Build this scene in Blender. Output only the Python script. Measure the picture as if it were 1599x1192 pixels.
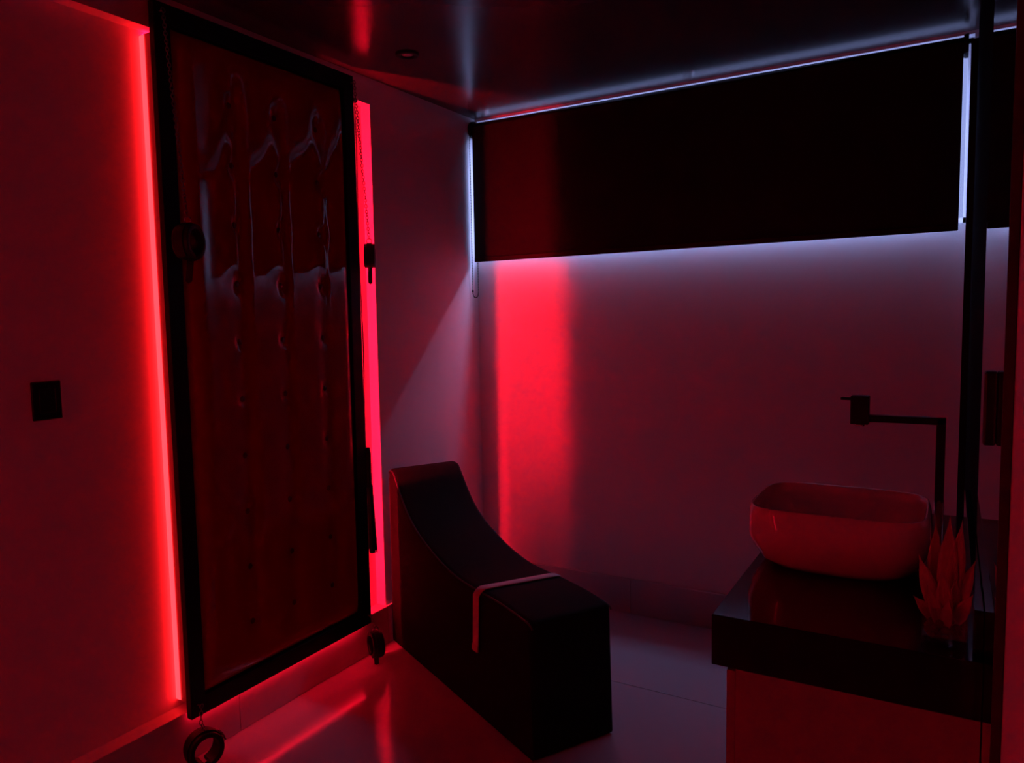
import bpy, bmesh, math, random
from mathutils import Vector, Matrix
random.seed(7)
S = bpy.context.scene
for o in list(bpy.data.objects): bpy.data.objects.remove(o, do_unlink=True)
COL = S.collection

# ------------------------------------------------------------------ camera, world, lights, exposure
F_PX, YAW, PITCH, ROLL = 1194.99, 0.5499, 0.0841, -0.0209
CAM = Vector((2.1531, -3.5022, 1.4664))
fw = Vector((-math.sin(YAW)*math.cos(PITCH), math.cos(YAW)*math.cos(PITCH), -math.sin(PITCH)))
rt = Vector((math.cos(YAW), math.sin(YAW), 0)); up = rt.cross(fw)
rt, up = math.cos(ROLL)*rt+math.sin(ROLL)*up, -math.sin(ROLL)*rt+math.cos(ROLL)*up
cd = bpy.data.cameras.new('camera'); cam = bpy.data.objects.new('camera', cd); COL.objects.link(cam)
cd.sensor_fit = 'HORIZONTAL'; cd.sensor_width = 36.0; cd.lens = F_PX/1599*36.0
cd.shift_x = 48.06/1599; cd.shift_y = 1.03/1599; cd.clip_start = 0.005
M = Matrix((rt, up, -fw)).transposed().to_4x4(); M.translation = CAM; cam.matrix_world = M
S.camera = cam

DAY = (0.38, 0.47, 1.0)
w = bpy.data.worlds.new('world'); S.world = w; w.use_nodes = True
w.node_tree.nodes['Background'].inputs[0].default_value = (*DAY, 1)
w.node_tree.nodes['Background'].inputs[1].default_value = 0.18
al = bpy.data.lights.new('window_daylight', 'AREA'); al.shape = 'RECTANGLE'; al.size = 2.6; al.size_y = 1.3
al.energy = 41.0; al.color = DAY
ao = bpy.data.objects.new('window_daylight', al); COL.objects.link(ao)
ao.location = (1.11, 0.58, 3.25); ao.rotation_euler = (math.radians(-30), 0, 0)   # a patch of sky above, slanting in through the window
LED_COL = (1.0, 0.004, 0.024); LED_STR_L = 2.3; LED_STR_R = 46.0; LED_STR_H = 4.5; FILL_STR_B = 9.5

S.view_settings.view_transform = 'Standard'; S.view_settings.look = 'None'
S.view_settings.exposure = 2.3; S.view_settings.gamma = 1.0; S.view_settings.use_curve_mapping = False

# ------------------------------------------------------------------ materials
def mat(name, col, rough=.5, metal=0, spec=.5, noise=0.0, nscale=8, bump=0.0, bscale=60, coat=0, emit=None, estr=0):
    m = bpy.data.materials.new(name); m.use_nodes = True; nt = m.node_tree; b = nt.nodes['Principled BSDF']
    b.inputs['Roughness'].default_value = rough; b.inputs['Metallic'].default_value = metal
    b.inputs['Specular IOR Level'].default_value = spec; b.inputs['Coat Weight'].default_value = coat
    tc = nt.nodes.new('ShaderNodeTexCoord')
    n = nt.nodes.new('ShaderNodeTexNoise'); n.inputs['Scale'].default_value = nscale; n.inputs['Detail'].default_value = 6
    nt.links.new(tc.outputs['Object'], n.inputs['Vector'])
    r = nt.nodes.new('ShaderNodeMix'); r.data_type = 'RGBA'
    r.inputs[6].default_value = (*[c*(1-noise) for c in col], 1); r.inputs[7].default_value = (*[min(1, c*(1+noise)) for c in col], 1)
    nt.links.new(n.outputs['Fac'], r.inputs[0]); nt.links.new(r.outputs[2], b.inputs['Base Color'])
    if bump:
        n2 = nt.nodes.new('ShaderNodeTexNoise'); n2.inputs['Scale'].default_value = bscale; n2.inputs['Detail'].default_value = 4
        nt.links.new(tc.outputs['Object'], n2.inputs['Vector'])
        bp = nt.nodes.new('ShaderNodeBump'); bp.inputs['Strength'].default_value = bump; bp.inputs['Distance'].default_value = .01
        nt.links.new(n2.outputs['Fac'], bp.inputs['Height']); nt.links.new(bp.outputs['Normal'], b.inputs['Normal'])
    if emit: b.inputs['Emission Color'].default_value = (*emit, 1); b.inputs['Emission Strength'].default_value = estr
    return m
def glassmat(name, tint=(1, 1, 1), refl=.08, rough=.0):
    m = bpy.data.materials.new(name); m.use_nodes = True; nt = m.node_tree; nt.nodes.clear()
    out = nt.nodes.new('ShaderNodeOutputMaterial'); mx = nt.nodes.new('ShaderNodeMixShader')
    t = nt.nodes.new('ShaderNodeBsdfTransparent'); g = nt.nodes.new('ShaderNodeBsdfGlossy')
    t.inputs[0].default_value = (*tint, 1); g.inputs['Roughness'].default_value = rough; mx.inputs[0].default_value = refl
    nt.links.new(t.outputs[0], mx.inputs[1]); nt.links.new(g.outputs[0], mx.inputs[2]); nt.links.new(mx.outputs[0], out.inputs[0])
    return m
MW = mat('wall_paint', (.83, .81, .82), .55, noise=.03, nscale=3, bump=.05, bscale=180, spec=.3)
MB = mat('baseboard_tile', (.62, .60, .61), .35, noise=.03, spec=.4)
MC = mat('ceiling_lacquer', (.08, .06, .065), .22, noise=.1, nscale=2, spec=.7)
MT = mat('floor_porcelain', (.52, .47, .50), .12, noise=.05, nscale=2.5, spec=.55)
MG = mat('grout', (.16, .15, .15), .8)
MBK = mat('black_lacquer', (.006, .006, .006), .45, spec=.25, noise=.2)
MMT = mat('matt_black', (.004, .004, .004), .9, spec=.03)
MES = mat('dark_edge', (.05, .04, .04), .6)
MV = mat('red_vinyl', (.42, .004, .006), .05, noise=.06, nscale=5, spec=.45)
MBUT = mat('vinyl_button', (.16, .005, .007), .18, spec=.5)
MBACK = mat('backing_board', (.35, .28, .25), .7, noise=.15, nscale=14)
ML = mat('led_left', (.9, .3, .2), .5, emit=(1.0, .009, .012), estr=LED_STR_L)
MH = mat('led_horizontal', (.9, .3, .2), .5, emit=LED_COL, estr=LED_STR_H)
MQ = mat('rear_fill', (.9, .3, .2), .5, emit=LED_COL, estr=FILL_STR_B)
MR = mat('led_right', (.9, .3, .2), .5, emit=LED_COL, estr=LED_STR_R)
MLE = mat('black_leather', (.008, .007, .007), .5, spec=.4, noise=.3, bump=.25, bscale=220)
MST = mat('steel', (.55, .55, .57), .25, metal=1)
MCH = mat('dark_chain_steel', (.30, .29, .29), .3, metal=1)
MUP = mat('black_upholstery', (.009, .007, .007), .75, noise=.25, nscale=20, spec=.12, bump=.12, bscale=250)
MPI = mat('black_piping', (.045, .03, .03), .4, spec=.5)
MRI = mat('pale_webbing', (.75, .6, .6), .7, noise=.08, nscale=40, bump=.2, bscale=400)
MBF = mat('black_blind_fabric', (.005, .0035, .0035), .6, noise=.15, nscale=4, spec=.3, bump=.05, bscale=500)
MBL = mat('white_blind_lining', (.75, .75, .76), .7)
MGR = mat('black_granite', (.005, .0045, .0055), .07, noise=.4, nscale=90, spec=.3)
MCB = mat('cabinet_laminate', (.32, .29, .29), .35, noise=.03)
MCE = mat('white_ceramic', (.78, .76, .76), .08, spec=.5, coat=.5)
MFB = mat('black_faucet', (.005, .005, .005), .4, spec=.25)
MCR = mat('chrome', (.75, .75, .76), .08, metal=1)
MMI = mat('mirror_silver', (.86, .87, .87), .0, metal=1)
MPL = mat('plant_petal', (.42, .27, .28), .6, noise=.25, nscale=30)
MPG = mat('dark_pebble', (.05, .035, .03), .8, noise=.4, nscale=60)
MLN = mat('lamp_lens', (.8, .7, .7), .15, spec=.6)
MWF = mat('window_frame_white', (.8, .8, .8), .4)
MSW = mat('black_switch_plastic', (.006, .006, .006), .35, spec=.3)
MGL = glassmat('window_glass'); MVG = glassmat('vase_glass', (.93, .95, .95), .10)

# ------------------------------------------------------------------ helpers
class MBd:
    def __init__(s): s.v = []; s.f = []; s.sm = []
    def add(s, v, f, smooth=False):
        n = len(s.v); s.v += [Vector(p) for p in v]; s.f += [tuple(i+n for i in q) for q in f]; s.sm += [smooth]*len(f); return s
    def box(s, x0, x1, y0, y1, z0, z1):
        v = [(x, y, z) for x in (x0, x1) for y in (y0, y1) for z in (z0, z1)]
        return s.add(v, [(0, 1, 3, 2), (4, 6, 7, 5), (0, 4, 5, 1), (2, 3, 7, 6), (0, 2, 6, 4), (1, 5, 7, 3)])
    def tube(s, pts, r, n=10, closed=False, ell=None, upv=(0, 0, 1)):
        pts = [Vector(p) for p in pts]; N = len(pts); rings = []; nrm = None
        for i, p in enumerate(pts):
            a = pts[(i-1) % N] if (closed or i > 0) else p; b = pts[(i+1) % N] if (closed or i < N-1) else p
            t = (b-a).normalized()
            if nrm is None:
                u = Vector(upv); u = u if abs(u.dot(t)) < .95 else Vector((1, 0, 0)); nrm = (u-t*u.dot(t)).normalized()
            else: nrm = (nrm-t*nrm.dot(t)).normalized()
            bn = t.cross(nrm); rr = r[i] if isinstance(r, (list, tuple)) else r
            ea, eb = ell if ell else (1, 1)
            rings.append([p+(nrm*math.cos(2*math.pi*k/n)*ea+bn*math.sin(2*math.pi*k/n)*eb)*rr for k in range(n)])
        v = [q for R in rings for q in R]; f = []
        for i in range(N if closed else N-1):
            j = (i+1) % N
            f += [(i*n+k, i*n+(k+1) % n, j*n+(k+1) % n, j*n+k) for k in range(n)]
        if not closed: f += [tuple(range(n-1, -1, -1)), tuple((N-1)*n+k for k in range(n))]
        return s.add(v, f, True)
    def lathe(s, prof, c, ax=(0, 0, 1), n=28):
        ax = Vector(ax).normalized(); u = ax.orthogonal().normalized(); v2 = ax.cross(u); c = Vector(c); v = []; f = []
        for (r, h) in prof: v += [c+ax*h+(u*math.cos(2*math.pi*k/n)+v2*math.sin(2*math.pi*k/n))*r for k in range(n)]
        for i in range(len(prof)-1): f += [(i*n+k, i*n+(k+1) % n, (i+1)*n+(k+1) % n, (i+1)*n+k) for k in range(n)]
        return s.add(v, f, True)
    def ball(s, c, r, n=8, m=5, sc=(1, 1, 1)):
        c = Vector(c); v = []; f = []
        for i in range(m+1):
            th = math.pi*i/m
            for k in range(n):
                ph = 2*math.pi*k/n
                v.append(c+Vector((r*math.sin(th)*math.cos(ph)*sc[0], r*math.sin(th)*math.sin(ph)*sc[1], r*math.cos(th)*sc[2])))
        for i in range(m): f += [(i*n+k, (i+1)*n+k, (i+1)*n+(k+1) % n, i*n+(k+1) % n) for k in range(n)]
        return s.add(v, f, True)
    def build(s, name, m, parent=None, bevel=0, seg=2, merge=True):
        o0 = Vector(parent.location) if parent is not None else Vector((0, 0, 0))
        pp = parent.parent if parent is not None else None
        if pp is not None: o0 = o0+Vector(pp.location)
        me = bpy.data.meshes.new(name); me.from_pydata([tuple(p-o0) for p in s.v], [], s.f); me.materials.append(m)
        me.polygons.foreach_set('use_smooth', s.sm)
        bm = bmesh.new(); bm.from_mesh(me)
        if merge: bmesh.ops.remove_doubles(bm, verts=bm.verts, dist=1e-6)
        bmesh.ops.recalc_face_normals(bm, faces=bm.faces); bm.to_mesh(me); bm.free()
        o = bpy.data.objects.new(name, me); COL.objects.link(o)
        if parent is not None: o.parent = parent
        if bevel:
            md = o.modifiers.new('bevel', 'BEVEL'); md.width = bevel; md.segments = seg; md.limit_method = 'ANGLE'; md.angle_limit = math.radians(40)
        return o
def B(*a): return MBd().box(*a)
def tag(o, label, cat, group=None):
    o['label'] = label; o['category'] = cat
    if group: o['group'] = group
    return o
def root(name, loc, label, cat, group=None):
    o = bpy.data.objects.new(name, None); COL.objects.link(o); o.location = loc; o.empty_display_size = .05
    return tag(o, label, cat, group)
def struct(o, label=None):
    o['kind'] = 'structure'
    if label: o['label'] = label
    return o

# ------------------------------------------------------------------ the room
H, XR, YB = 2.5, 2.226, -4.3
ND, NY, NZ0, NZ1 = -.05, -.86, .1716, 2.389          # niche depth plane, its end, its sill and head
WX0, WX1, WZ0, WZ1 = .012, 2.205, 1.79, 2.488          # window opening

fl = struct(B(-.2, XR+.1, YB-.1, .1, -.06, -.004).build('floor', MG))
xs = [-.06, 1.79, XR+.05]; ys = [.05, -.713, -1.913, -3.113, YB-.05]; J = .0012
for i in range(2):
    for j in range(4):
        B(xs[i]+J, xs[i+1]-J, ys[j+1]+J, ys[j]-J, -.012, 0).build('tile', MT, fl, bevel=.0008, seg=1)
struct(B(-.2, XR+.1, YB-.1, .1, H, H+.1).build('ceiling', MC))
wl = MBd()
wl.box(-.2, ND, YB, NY, 0, H)                # back of the niche
wl.box(ND, 0, YB, NY, NZ1, H)                # head above the niche
wl.box(ND, 0, YB, NY, 0, NZ0-.03)            # below the niche
wl.box(-.2, 0, NY, .1, 0, H)                 # pier between niche and window wall
struct(wl.build('wall_left', MW, merge=False))
wf = MBd()
wf.box(0, XR, 0, .1, 0, WZ0); wf.box(0, XR, 0, .1, WZ1, H); wf.box(0, WX0, 0, .1, WZ0, WZ1); wf.box(WX1, XR, 0, .1, WZ0, WZ1)
struct(wf.build('wall_far', MW, merge=False))
struct(B(XR, XR+.1, YB, .1, 0, H).build('wall_right', MW))
struct(B(-.2, XR+.1, YB-.1, YB, 0, H).build('wall_back', MW))
# baseboards, the left one in pieces with fine joints
bl = struct(B(ND, .008, YB, NY-.0005, 0, NZ0).build('baseboard_left', MB))
yy = [-.03, -.86, -1.715, -2.615, -3.515, YB]
for a, b in zip(yy[1:], yy[:-1]):
    B(ND if b < -.8 else .0, .012, a+.0008, b-.0008, .0015, NZ0+.0012).build('baseboard_tile', MB, bl, bevel=.001, seg=1)
bf = struct(B(.012, XR, -.008, 0, 0, NZ0).build('baseboard_far', MB))
xx = [.012, .85, 1.75, XR]
for a, b in zip(xx[:-1], xx[1:]): B(a+.0008, b-.0008, -.018, 0, .0015, NZ0+.0012).build('baseboard_tile', MB, bf, bevel=.001, seg=1)
# window
wn = MBd()
for a in ((WX0, WX1, .05, .09, WZ0, WZ0+.025), (WX0, WX1, .05, .09, WZ1-.02, WZ1), (WX0, WX0+.02, .05, .09, WZ0, WZ1), (WX1-.02, WX1, .05, .09, WZ0, WZ1)): wn.box(*a)
wo = struct(wn.build('window_1', MWF, merge=False))
B(1.085, 1.125, .05, .09, WZ0+.025, WZ1-.02).build('mullion', MWF, wo)
B(WX0+.02, 1.085, .068, .072, WZ0+.025, WZ1-.02).build('pane', MGL, wo)
B(1.125, WX1-.02, .068, .072, WZ0+.025, WZ1-.02).build('pane', MGL, wo)

# ------------------------------------------------------------------ tufted wall panel
PX, PY0, PY1, PZ0, PZ1, PW = .055, -1.948, -1.028, .163, 2.456, .058
pn = root('tufted_panel', (0, -1.488, .163), 'tall tufted dark red vinyl panel in a black frame, backlit by red light', 'wall panel')
B(ND, .030, -1.924, -1.19, .20, 2.375).build('backing', MBACK, pn)
B(PX-.025, PX, PY0, PY0+PW, PZ0, PZ1).build('frame_stile', MBK, pn, bevel=.002)
B(PX-.025, PX, PY1-PW, PY1, PZ0, PZ1).build('frame_stile', MBK, pn, bevel=.002)
B(PX-.025, PX, PY0+PW, PY1-PW, PZ1-.062, PZ1).build('frame_rail', MBK, pn, bevel=.002)
B(PX-.025, PX, PY0+PW, PY1-PW, PZ0, PZ0+.062).build('frame_rail', MBK, pn, bevel=.002)
B(.026, .031, PY0+.02, PY1-.02, PZ0+.02, PZ1-.02).build('backboard', MBK, pn)
bcols = [-1.668, -1.464, -1.252]; brows = [2.2-.2*i for i in range(10)]
def puff(y, z):
    y0, y1, z0, z1 = PY0+PW, PY1-PW, PZ0+.062, PZ1-.062
    e = min(1, min(y-y0, y1-y)/.07); ez = min(1, min(z-z0, z1-z)/.10)
    h = .032*math.sqrt(max(0, 1-(1-e)**2))*math.sqrt(max(0, 1-(1-ez)**2))
    inz = 1/(1+math.exp(-(z-.30)/.03))*1/(1+math.exp((z-2.28)/.03))
    for c in bcols:
        d = y-c
        if abs(d) < .14:
            h -= .0080*inz*math.exp(-(d/.040)**2)
            for r in brows:
                dz = z-r
                if abs(dz) < .16: h -= .008*math.exp(-((d/.018)**2+(dz/.022)**2))+.002*math.exp(-((d/.042)**2+(dz/.050)**2))
    return .031+max(h, 0)
ny, nz = 150, 380; V = []; Fc = []
for j in range(nz+1):
    for i in range(ny+1):
        y = PY0+PW+(PY1-PY0-2*PW)*i/ny; z = PZ0+.062+(PZ1-PZ0-.124)*j/nz
        V.append((puff(y, z), y, z))
for j in range(nz):
    for i in range(ny):
        a = j*(ny+1)+i; Fc.append((a, a+1, a+ny+2, a+ny+1))
MBd().add(V, Fc, True).build('upholstery', MV, pn, merge=False)
for c in bcols:
    for r in brows: MBd().ball((puff(c, r)+.001, c, r), .011, 12, 8, (.45, 1, 1)).build('button', MBUT, pn)
# eyelets at the corners
eyes = [(PX, PY0+.022, 2.425), (PX, PY1-.014, 2.425), (PX, PY0+.026, .205), (PX, PY1-.022, .205)]
for (x, y, z) in eyes:
    e = MBd(); e.tube([(x-.004, y, z), (x+.012, y, z)], .003, 8)
    e.tube([(x+.018, y+.007*math.cos(t), z+.007*math.sin(t)) for t in [2*math.pi*k/14 for k in range(14)]], .002, 6, True)
    e.build('eyelet', MCH, pn)
# LED tapes on the two sides of the backing
tag(B(-.0485, -.0285, -1.9275, -1.924, .203, 2.372).build('led_tape', ML), 'glowing red light strip along the panel edge beside the black switch', 'light strip')
tag(B(-.046, -.036, -1.19, -1.180, .20, 2.372).build('led_tape', MR), 'glowing red light strip behind the panel edge beside the chaise', 'light strip')

tag(B(.0235, .0298, -1.93, -1.05, .1640, .1675).build('led_tape', MH), 'glowing red light strip hidden along the bottom of the panel', 'light strip')
tag(B(-.046, -.036, -1.92, -1.195, 2.375, 2.3785).build('led_tape', MH), 'glowing red light strip hidden along the top of the panel', 'light strip')

tag(B(.214, .226, YB, YB+.004, .25, 2.3).build('led_tape', MQ), 'upright red fill strip added out of view on the wall facing the window', 'light strip')  # rear strip added out of view to lift the red on basin and cabinet

# ------------------------------------------------------------------ chains and cuffs
def chain(p0, p1, label, link=.016):
    p0, p1 = Vector(p0), Vector(p1); L = (p1-p0).length; n = max(3, int(L/(link*.72))); t = (p1-p0).normalized()
    a = t.orthogonal().normalized(); b = t.cross(a); m = MBd()
    for i in range(n):
        c = p0+(p1-p0)*((i+.5)/n); s = a if i % 2 else b
        m.tube([c+t*math.cos(q)*link*.5+s*math.sin(q)*link*.32 for q in [2*math.pi*k/10 for k in range(10)]], .0016, 5, True)
    return tag(m.build('hanging_chain', MCH, merge=False), label, 'chain')
def cuff(c, axis, R, W, label, tail=.07, tailang=-1.2):
    c = Vector(c); ax = Vector(axis).normalized(); upz = Vector((0, 0, 1)); u = (upz-ax*upz.dot(ax)).normalized(); v = ax.cross(u)
    rt_ = root('leather_cuff', tuple(c-Vector((0, 0, R))), label, 'cuff', 'cuffs chained to the panel corners')
    def ring(r0, r1, w, a0, a1, n=44):
        m = MBd(); vv = []; ff = []
        for k in range(n+1):
            t = a0+(a1-a0)*k/n; d = u*math.cos(t)+v*math.sin(t)
            vv += [c+d*r0-ax*w/2, c+d*r0+ax*w/2, c+d*r1+ax*w*.5, c+d*r1-ax*w*.5]
        for k in range(n):
            i = k*4
            for q in range(4): ff.append((i+q, i+(q+1) % 4, i+4+(q+1) % 4, i+4+q))
        ff += [(3, 2, 1, 0), tuple(n*4+q for q in range(4))]
        return m.add(vv, ff)
    ring(R-.016, R, W, -math.pi*.94, math.pi*.94).build('band', MLE, rt_, bevel=.004)
    st = ring(R, R+.004, W*.45, -math.pi*.97, math.pi*.80).build('strap', MLE, rt_, bevel=.001, seg=1)
    d = u*math.cos(math.pi*.97)-v*math.sin(math.pi*.97); p = c+d*(R+.002)
    tl = MBd(); q = [p-ax*W*.2, p+ax*W*.2]; e = (Vector((0, 0, -1))+v*.25).normalized()*tail
    n_ = e.cross(ax).normalized()*.003
    pts = [q[0], q[1], q[1]+e*.9, p+e, q[0]+e*.9]
    tl.add([a for a in pts]+[a+n_ for a in pts], [(0, 1, 2, 3, 4), (9, 8, 7, 6, 5), (0, 5, 6, 1), (1, 6, 7, 2), (2, 7, 8, 3), (3, 8, 9, 4), (4, 9, 5, 0)]).build('strap_tail', MLE, rt_)
    t0 = -math.pi*.38; d = u*math.cos(t0)+v*math.sin(t0); tt = -u*math.sin(t0)+v*math.cos(t0); o = c+d*(R+.007)
    bk = MBd(); hw, hl = W*.33, .013
    bk.tube([o-ax*hw-tt*hl, o+ax*hw-tt*hl, o+ax*hw+tt*hl, o-ax*hw+tt*hl], .0022, 6, True)
    bk.tube([o-ax*hw, o+ax*hw], .0018, 6); bk.tube([o, o+tt*hl], .0016, 6)
    bk.build('buckle', MST, rt_)
    rg = c+u*(R+.011); m = MBd()
    m.tube([rg+u*math.sin(q)*.011+ax*math.cos(q)*.011 for q in [2*math.pi*k/18 for k in range(18)]], .0022, 7, True)
    m.build('ring', MST, rt_)
    return rt_
cuff((.110, -1.905, 1.722), (.93, .38, 0), .056, .055, 'black leather cuff hanging high on the frame side beside the red-lit wall switch', .075)
chain((.072, -1.926, 2.420), (.107, -1.905, 1.80), 'long dark chain hanging down the frame side next to the switch wall')
cuff((.062, -.968, 1.735), (.80, .60, 0), .050, .045, 'black leather cuff hanging high on the frame side next to the window wall', .07)
chain((.0728, -1.042, 2.420), (.062, -.968, 1.806), 'long dark chain holding the high cuff next to the window wall')
cuff((.105, -1.945, .082), (.96, -.28, 0), .058, .062, 'black leather cuff dangling below the bottom corner near the switch wall', .03)
chain((.073, -1.922, .203), (.096, -1.945, .158), 'short dark chain under the panel corner near the switch wall')
cuff((.105, -1.062, .092), (.55, .83, 0), .054, .050, 'black leather cuff dangling below the panel corner beside the chaise', .035)
chain((.073, -1.050, .203), (.10, -1.06, .163), 'short dark chain under the panel corner beside the chaise')
# bead chain with a leather flogger at its end
m = MBd(); zt, zb = 2.36, .925; n = 230
for i in range(n):
    z = zt+(zb-zt)*i/(n-1); m.ball((.050, -1.018+.004*math.sin(i*.05), z), .0033, 6, 4)
m.box(.040, .058, -1.029, -1.010, zt-.004, zt+.01)
tag(m.build('bead_chain', MCH, merge=False), 'fine bead chain running down the edge of the black frame', 'chain')
fg = root('leather_flogger', (.052, -1.012, .47), 'black leather flogger hanging low at the frame edge above the chaise', 'flogger')
m = MBd(); m.tube([(.052, -1.012, .925), (.052, -1.012, .90), (.052, -1.012, .77), (.052, -1.012, .755)], [.010, .014, .013, .016], 12); m.build('handle', MLE, fg)
for i in range(16):
    a = 2*math.pi*i/16; r = .011 if i % 2 else .005; lz = .475+random.uniform(-.012, .018)
    x, y = .054+r*math.cos(a), -1.010+r*math.sin(a)
    f = 1.7+random.uniform(-.2, .3)
    x2, y2 = .058+(x-.054)*f, -1.006+(y+1.010)*f
    m = MBd(); k = MBd()
    w0 = .006; P = [(x, y, .765), ((x+x2)/2, (y+y2)/2, .62), (x2, y2, lz)]
    vv = []; ff = []
    tv = Vector((-math.sin(a), math.cos(a), 0)); nv = Vector((math.cos(a), math.sin(a), 0))*.0012
    for q in P:
        q = Vector(q); vv += [q-tv*w0, q+tv*w0, q+tv*w0+nv, q-tv*w0+nv]
    for s_ in range(2):
        for e in range(4): ff.append((s_*4+e, s_*4+(e+1) % 4, s_*4+4+(e+1) % 4, s_*4+4+e))
    ff += [(3, 2, 1, 0), (8, 9, 10, 11)]
    k.add(vv, ff).build('tail', MLE, fg)

# ------------------------------------------------------------------ switch plate on the niche wall
sw = root('wall_switch', (ND, -2.296, 1.20), 'black rectangular switch plate on the red-lit wall', 'switch')
B(ND, ND+.008, -2.337, -2.252, 1.200, 1.312).build('plate', MSW, sw, bevel=.004, seg=3)
B(ND+.006, ND+.011, -2.318, -2.271, 1.222, 1.290).build('rocker', MSW, sw, bevel=.002)

# ------------------------------------------------------------------ chaise
CA, CC = Vector((1.02, -1.376, 0)), Vector((.015, -.832, 0))
E1 = (CA-CC).normalized(); N1 = Vector((-E1.y, E1.x, 0)); CL = (CA-CC).length; CW = .335
cpts = [(0, .785), (.012, .80), (.045, .798), (.075, .768), (.13, .702), (.20, .637), (.28, .589), (.37, .552), (.47, .520), (.58, .497), (.68, .487), (.78, .487), (.88, .489), (.98, .487), (1.06, .482), (CL-.01, .472), (CL, .455)]
def cat(pts, n=5):
    out = []
    for i in range(len(pts)-1):
        p0 = pts[max(i-1, 0)]; p1 = pts[i]; p2 = pts[i+1]; p3 = pts[min(i+2, len(pts)-1)]
        for k in range(n):
            t = k/n
            out.append(tuple(.5*((2*p1[d])+(-p0[d]+p2[d])*t+(2*p0[d]-5*p1[d]+4*p2[d]-p3[d])*t*t+(-p0[d]+3*p1[d]-3*p2[d]+p3[d])*t**3) for d in (0, 1)))
    return out+[pts[-1]]
cp = cat(cpts)
prof = [(.004, .006)]+[(0, .014)]+cp+[(CL, .014), (CL-.004, .006)]
W3 = lambda s, t, z: CC+E1*s+N1*t+Vector((0, 0, z))
ch = root('chaise_lounge', tuple(CC+E1*.55+N1*CW/2), 'low black upholstered chaise with curved sloping back', 'chaise')
cb = MBd(); n = len(prof)
# rounded edges along the sides: inset rings
rings = [(0.0, .018), (.003, .010), (.010, .003), (.020, 0), (CW-.020, 0), (CW-.010, .003), (CW-.003, .010), (CW, .018)]
cx_, cz_ = .55, .30
for (t, ins) in rings:
    for (s, z) in prof:
        ds, dz = s-cx_, z-cz_; l = math.hypot(ds, dz)
        cb.v.append(W3(s-(0 if z < .1 else (ins if s > CL-.02 else (-ins if s < .02 else 0))), t, z-(ins if z > .1 and s not in (0,) else 0)))
for r in range(len(rings)-1):
    for i in range(n):
        j = (i+1) % n; cb.f.append((r*n+i, r*n+j, (r+1)*n+j, (r+1)*n+i)); cb.sm.append(True)
cb.f += [tuple(range(n)), tuple((len(rings)-1)*n+i for i in range(n-1, -1, -1))]; cb.sm += [False, False]
cb.build('body', MUP, ch)
for t in (.004, CW-.004):
    MBd().tube([W3(s, t, z-.010) for (s, z) in cp[2:-2]], .0035, 7).build('piping', MPI, ch)
MBd().tube([W3(.012, .002, .05), W3(.012, .002, .3), W3(.010, .002, .76)], .003, 7).build('piping', MPI, ch)
for s in (.07, CL-.06):
    for t in (.05, CW-.05):
        MBd().lathe([(0, 0), (.018, 0), (.020, .008), (0, .008)], W3(s, t, 0), n=16).build('foot', MBK, ch)
# pale strap laid over the seat
def ztop(s):
    for (a, b) in zip(cp[:-1], cp[1:]):
        if a[0] <= s <= b[0]: return a[1]+(b[1]-a[1])*(s-a[0])/max(1e-6, b[0]-a[0])
    return cp[-1][1]
def strap_line(off):
    pts = []
    z = .255
    sl = .795
    for k in range(9): pts.append(W3(sl+off-.012+.012*k/8, -.006, .255+(.455-.255)*k/8))
    for k in range(7):
        a = math.pi/2*k/6; s = sl+off+.03*math.sin(a)*.6; pts.append(W3(s, .018-.024*math.cos(a), ztop(s)-.026+.030*math.sin(a)))
    for k in range(1, 13):
        t = .018+(CW-.03)*k/12; s = sl+off+.018+.03*(k/12); pts.append(W3(s, t, ztop(s)+.004-(.004 if k == 12 else 0)))
    return pts
A_, B_ = strap_line(-.019), strap_line(.021)
m = MBd(); vv = []; ff = []
for a, b in zip(A_, B_):
    vv += [a, b]
k2 = len(A_)
nn = []
for i in range(k2):
    t = (A_[min(i+1, k2-1)]-A_[max(i-1, 0)]); nrm = t.cross(B_[i]-A_[i]).normalized()
    if nrm.z < -.2 or (abs(nrm.z) <= .2 and nrm.dot(N1) > 0): nrm = -nrm
    nn.append(nrm*.003)
for i in range(k2): vv += [A_[i]+nn[i], B_[i]+nn[i]]
o2 = 2*k2
for i in range(k2-1):
    a = 2*i
    ff += [(a, a+1, a+3, a+2), (o2+a, o2+a+2, o2+a+3, o2+a+1), (a, a+2, o2+a+2, o2+a), (a+1, o2+a+1, o2+a+3, a+3)]
ff += [(0, o2, o2+1, 1), (2*k2-2, 2*k2-1, o2+2*k2-1, o2+2*k2-2)]
rs = root('webbing_strap', tuple(W3(.80, 0, .255)), 'pale webbing strap draped across the seat of the black chaise', 'strap')
m.add(vv, ff, True).build('band', MRI, rs)
q0, q1 = A_[0], B_[0]; hm = MBd(); d = (A_[1]-A_[0]).normalized()*.020; nv = -N1*.0055
hm.add([q0-d*.3, q1-d*.3, q1+d, q0+d, q0-d*.3+nv, q1-d*.3+nv, q1+d+nv, q0+d+nv], [(0, 1, 2, 3), (7, 6, 5, 4), (0, 4, 5, 1), (1, 5, 6, 2), (2, 6, 7, 3), (3, 7, 4, 0)]).build('folded_hem', MRI, rs)

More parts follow.
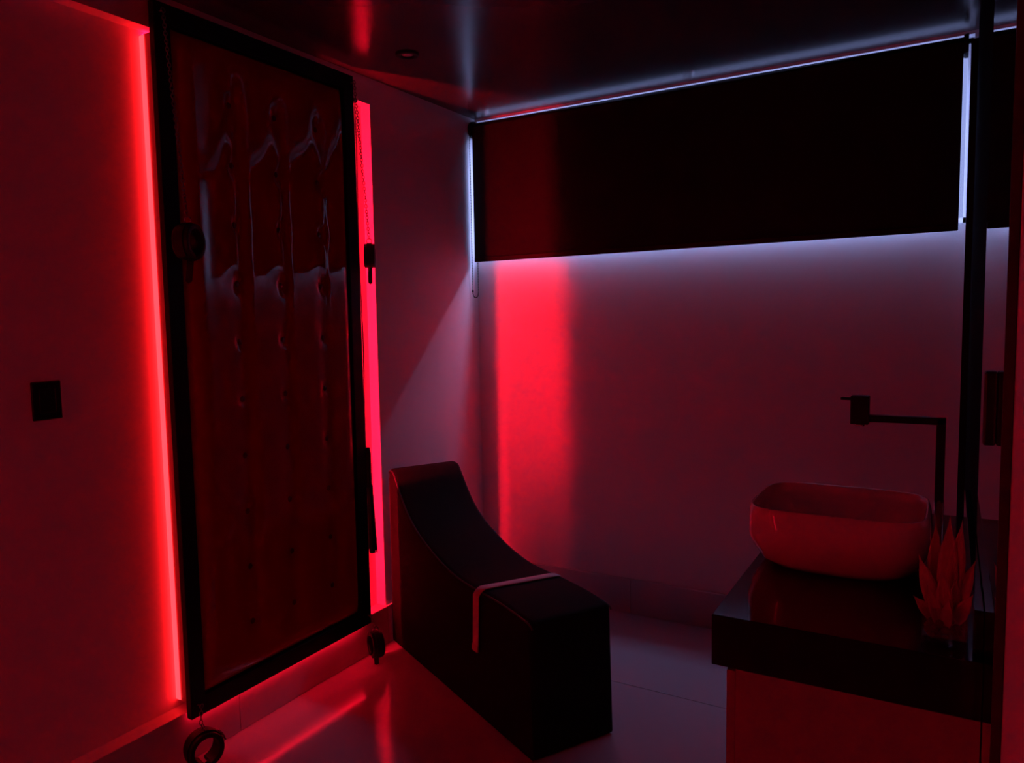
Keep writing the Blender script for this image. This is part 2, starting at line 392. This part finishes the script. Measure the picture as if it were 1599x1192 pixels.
# ------------------------------------------------------------------ roller blind
bd = root('roller_blind', (1.1, -.06, 1.756), 'wide black roller blind covering the high window', 'blind')
BX0, BX1, BZ = .022, 2.170, 1.756
B(BX0, BX1, -.0645, -.0630, BZ+.012, 2.446).build('fabric', MBF, bd)
B(BX0, BX1, -.0628, -.0615, BZ+.012, 2.446).build('lining', MBL, bd)
MBd().lathe([(0, 0), (.028, 0), (.028, BX1-BX0), (0, BX1-BX0)], (BX0, -.036, 2.442), (1, 0, 0), 24).build('roller_tube', MBF, bd)
B(BX0, BX1, -.069, -.058, BZ, BZ+.026).build('bottom_bar', MFB, bd, bevel=.004)
for x0, x1 in ((.004, BX0), (BX1, BX1+.016)):
    MBd().lathe([(0, 0), (.040, 0), (.043, .006), (.043, x1-x0), (0, x1-x0)], (x0, -.040, 2.436), (1, 0, 0), 24).build('bracket', MBK, bd)
m = MBd(); lp = []
for k in range(60): lp.append((.014, -.022-.0*k, 2.42-(2.42-1.60)*k/59))
for k in range(1, 12):
    a = math.pi*k/12; lp.append((.014, -.022-.028*(1-math.cos(a)), 1.60-.028*math.sin(a)))
for k in range(60): lp.append((.014, -.078+.02*0, 1.60+(2.42-1.60)*k/59))
m.tube(lp, .0018, 6); 
for k in range(0, len(lp), 1): m.ball(lp[k], .0030, 6, 4)
m.build('pull_chain', MFB, bd, merge=False)
MBd().ball((.014, -.078, 1.605), .005, 8, 6, (1, 1, 1.6)).build('chain_joint', MFB, bd)

# ------------------------------------------------------------------ ceiling downlight
sp = root('downlight', (.312, -1.001, H), 'round recessed ceiling downlight with black rim, switched off', 'ceiling light')
MBd().lathe([(.024, 0), (.026, -.007), (.046, -.006), (.048, 0), (.024, 0)], (.312, -1.001, H), (0, 0, 1), 32).build('rim', MBK, sp)
MBd().lathe([(0, -.003), (.012, -.0035), (.024, -.001)], (.312, -1.001, H), (0, 0, 1), 24).build('lens', MLN, sp)

# ------------------------------------------------------------------ mirror wall, counter, cabinet
XM = 2.215
mr = root('wall_mirror', (XM, -1.2, 0), 'full height mirror covering the wall beside the washbasin', 'mirror')
B(XM+.003, XR, -2.31, -.08, .0, H-.001).build('board', MBK, mr)
B(XM, XM+.003, -2.305, -1.52, .0, H-.001).build('glass', MMI, mr)
B(XM, XM+.003, -1.52, -.08, .0, H-.001).build('black_infill', MMT, mr)
B(XM-.001, XR-.001, -2.315, -2.309, .0, H-.001).build('edge_strip', MES, mr)
B(2.193, XM, -.105, -.080, 0, 2.44).build('edge_post', MBK, mr)
CY0, CY1, CZ, CT, CXL = -2.037, -1.00, .8807, .101, 1.771
tag(B(CXL, XM-.0008, CY0, CY1, CZ-CT, CZ).build('countertop', MGR, bevel=.0015), 'thick black stone vanity top under the pale basin', 'countertop')
tag(B(2.200, XM-.0008, CY0+.03, CY1, CZ, CZ+.078).build('backsplash', MGR, bevel=.001), 'low black stone strip standing along the mirror', 'backsplash')
cbn = root('vanity_cabinet', (2.0, -1.5, 0), 'plain vanity cabinet under the thick black stone top', 'cabinet')
B(1.817, XM-.001, CY0+.001, CY1-.02, .06, CZ-CT-.0005).build('body', MCB, cbn, bevel=.001)
for a, b in ((CY0+.004, -1.535), (-1.531, CY1-.022)):
    dr = B(1.799, 1.816, a, b, .065, CZ-CT-.006).build('door', MCB, cbn, bevel=.0015)
    B(1.788, 1.799, (b-.05 if a < -1.6 else a+.04), (b-.04 if a < -1.6 else a+.05), .55, .68).build('handle', MFB, dr, bevel=.002)
B(1.85, XM-.001, CY0+.03, CY1-.04, 0, .06).build('plinth', MBK, cbn)

# basin
bs = root('vessel_basin', (1.945, -1.565, CZ), 'glossy white rounded vessel basin on the black stone top', 'basin')
BCX, BCY = 1.944, -1.574
def sup(a, b, ex, n=72):
    o = []
    for k in range(n):
        t = 2*math.pi*k/n; c, s = math.cos(t), math.sin(t)
        o.append((a*math.copysign(abs(c)**(2/ex), c), b*math.copysign(abs(s)**(2/ex), s)))
    return o
lev = [(.130, .115, .0, 3), (.145, .130, .003, 3.2), (.164, .148, .018, 3.4), (.180, .162, .045, 3.6), (.189, .174, .075, 3.8), (.187, .173, .105, 4), (.185, .169, .128, 4.6), (.1805, .1635, .1425, 5), (.1785, .1615, .144, 5), (.1755, .1585, .1425, 5),
       (.177, .160, .115, 4.6), (.178, .161, .095, 4), (.176, .158, .075, 3.8), (.165, .147, .045, 3.6), (.13, .115, .024, 3.2), (.07, .06, .017, 2.6), (.022, .022, .015, 2)]
v = []; f = []; n = 72
for (a, b, h, ex) in lev: v += [(BCX+x, BCY+y, CZ+h) for x, y in sup(a, b, ex, n)]
for i in range(len(lev)-1): f += [(i*n+k, i*n+(k+1) % n, (i+1)*n+(k+1) % n, (i+1)*n+k) for k in range(n)]
f.append(tuple(range(n-1, -1, -1)))
MBd().add(v, f, True).build('bowl', MCE, bs)
MBd().lathe([(0, .003), (.018, .003), (.023, .0), (.023, -.004)], (BCX, BCY, CZ+.0155), (0, 0, 1), 24).build('drain', MCR, bs)

# faucet
FY = -1.565
fc = root('faucet', (2.142, FY, CZ), 'tall angular black faucet reaching over the basin', 'faucet')
MBd().lathe([(0, 0), (.018, 0), (.018, .006), (.012, .010), (.0095, .012), (.0095, .165), (0, .165)], (2.1425, FY, CZ), (0, 0, 1), 24).build('pedestal', MCR, fc)
B(2.1335, 2.1515, FY-.009, FY+.009, CZ+.160, 1.2275).build('riser', MFB, fc, bevel=.0015)
B(1.99, 2.1515, FY-.009, FY+.009, 1.2120, 1.2275).build('arm', MFB, fc, bevel=.0015)
hd = B(1.9635, 2.001, FY-.018, FY+.018, 1.206, 1.2705).build('head', MFB, fc, bevel=.002)
B(1.942, 1.9645, FY-.006, FY+.006, 1.2595, 1.2655).build('lever', MFB, hd, bevel=.001)
MBd().lathe([(0, 0), (.010, 0), (.010, .006), (0, .006)], (1.982, FY, 1.2005), (0, 0, 1), 18).build('aerator', MCR, hd)

# plant in a glass vase
PXc, PYc = 2.158, -1.962
pl = root('potted_plant', (PXc, PYc, CZ), 'small pot of broad pink pointed leaves beside the basin', 'plant')
vz = MBd(); hw = .034
for a in ((PXc-hw, PXc+hw, PYc-hw, PYc+hw, CZ+.0005, CZ+.006), (PXc-hw, PXc-hw+.003, PYc-hw, PYc+hw, CZ+.006, CZ+.066), (PXc+hw-.003, PXc+hw, PYc-hw, PYc+hw, CZ+.006, CZ+.066),
          (PXc-hw+.003, PXc+hw-.003, PYc-hw, PYc-hw+.003, CZ+.006, CZ+.066), (PXc-hw+.003, PXc+hw-.003, PYc+hw-.003, PYc+hw, CZ+.006, CZ+.066)): vz.box(*a)
vz.build('glass_pot', MVG, pl, merge=False)
fill = MBd()
for i in range(60): fill.ball((PXc+random.uniform(-.026, .026), PYc+random.uniform(-.026, .026), CZ+.012+random.uniform(0, .028)), random.uniform(.004, .007), 6, 4)
fo = fill.build('pebbles', MPG, pl, merge=False); fo['kind'] = 'stuff'
def leaf(base, tip, wd, bend, nsurf, fold=.25):
    base, tip = Vector(base), Vector(tip); ax = tip-base; L = ax.length; t = ax.normalized(); nv = Vector(nsurf); nv = (nv-t*nv.dot(t)).normalized(); sd = t.cross(nv)
    vv = []; ff = []; N = 10; Wn = 5
    for th in (0, 1):
        for i in range(N+1):
            q = i/N; wq = 1.2*wd*(math.sin(math.pi*min(1, .12+q*.88))**.8)*(1 if q < .55 else max(.05, 1-((q-.55)/.45)**2.4)); ce = base+ax*q+nv*bend*math.sin(math.pi*q)*L
            for k in range(Wn):
                s = -1+2*k/(Wn-1); vv.append(ce+sd*wq*s+nv*(fold*wq*s*s)-nv*.0012*th)
    K = (N+1)*Wn
    for i in range(N):
        for k in range(Wn-1):
            a = i*Wn+k; ff += [(a, a+1, a+Wn+1, a+Wn), (K+a, K+a+Wn, K+a+Wn+1, K+a+1)]
        ff += [(i*Wn, i*Wn+Wn, K+i*Wn+Wn, K+i*Wn), (i*Wn+Wn-1, K+i*Wn+Wn-1, K+(i+1)*Wn+Wn-1, (i+1)*Wn+Wn-1)]
    ff += [tuple(range(Wn-1, -1, -1))+tuple(K+k for k in range(Wn))]
    MBd().add(vv, ff, True).build('leaf', MPL, pl)
cv = (CAM-Vector((PXc, PYc, 1.0))).normalized()
z0 = CZ+.04
LV = [((0, 0, 0), (.004, .004, .185), .013, .05), ((-.006, 0, .0), (-.016, -.004, .172), .013, -.06), ((.004, .0, 0), (.022, .004, .180), .012, .05),
      ((-.010, -.004, 0), (-.040, -.008, .112), .011, .08), ((.012, .0, 0), (.042, .006, .110), .010, .08), ((-.012, -.008, -.005), (-.046, -.016, .038), .009, .10),
      ((.0, -.012, -.008), (-.006, -.026, .098), .011, .06), ((.008, -.012, -.005), (.016, -.020, .080), .010, -.05), ((.012, -.006, -.01), (.040, -.014, .055), .010, .1),
      ((-.008, -.014, -.01), (-.026, -.028, .064), .009, .1), ((.004, -.016, -.012), (.006, -.030, .045), .008, .05), ((0, .01, 0), (.0, .020, .15), .012, .05)]
for (b_, t_, wd, bend) in LV:
    leaf((PXc+b_[0], PYc+b_[1], z0+b_[2]), (PXc+t_[0]*1.05, PYc+t_[1], z0+t_[2]), wd, bend, cv+Vector((random.uniform(-.4, .4), random.uniform(-.2, .2), .2)))

# small black fitting on the mirror
ft = root('mirror_handle', (XM, -2.15, 1.26), 'small upright black fitting mounted on the mirror near its edge', 'handle')
B(2.199, XM-.0003, -2.16, -2.13, 1.262, 1.372).build('body', MFB, ft, bevel=.003)
B(2.206, XM-.0003, -2.128, -2.08, 1.30, 1.335).build('catch', MFB, ft, bevel=.002)
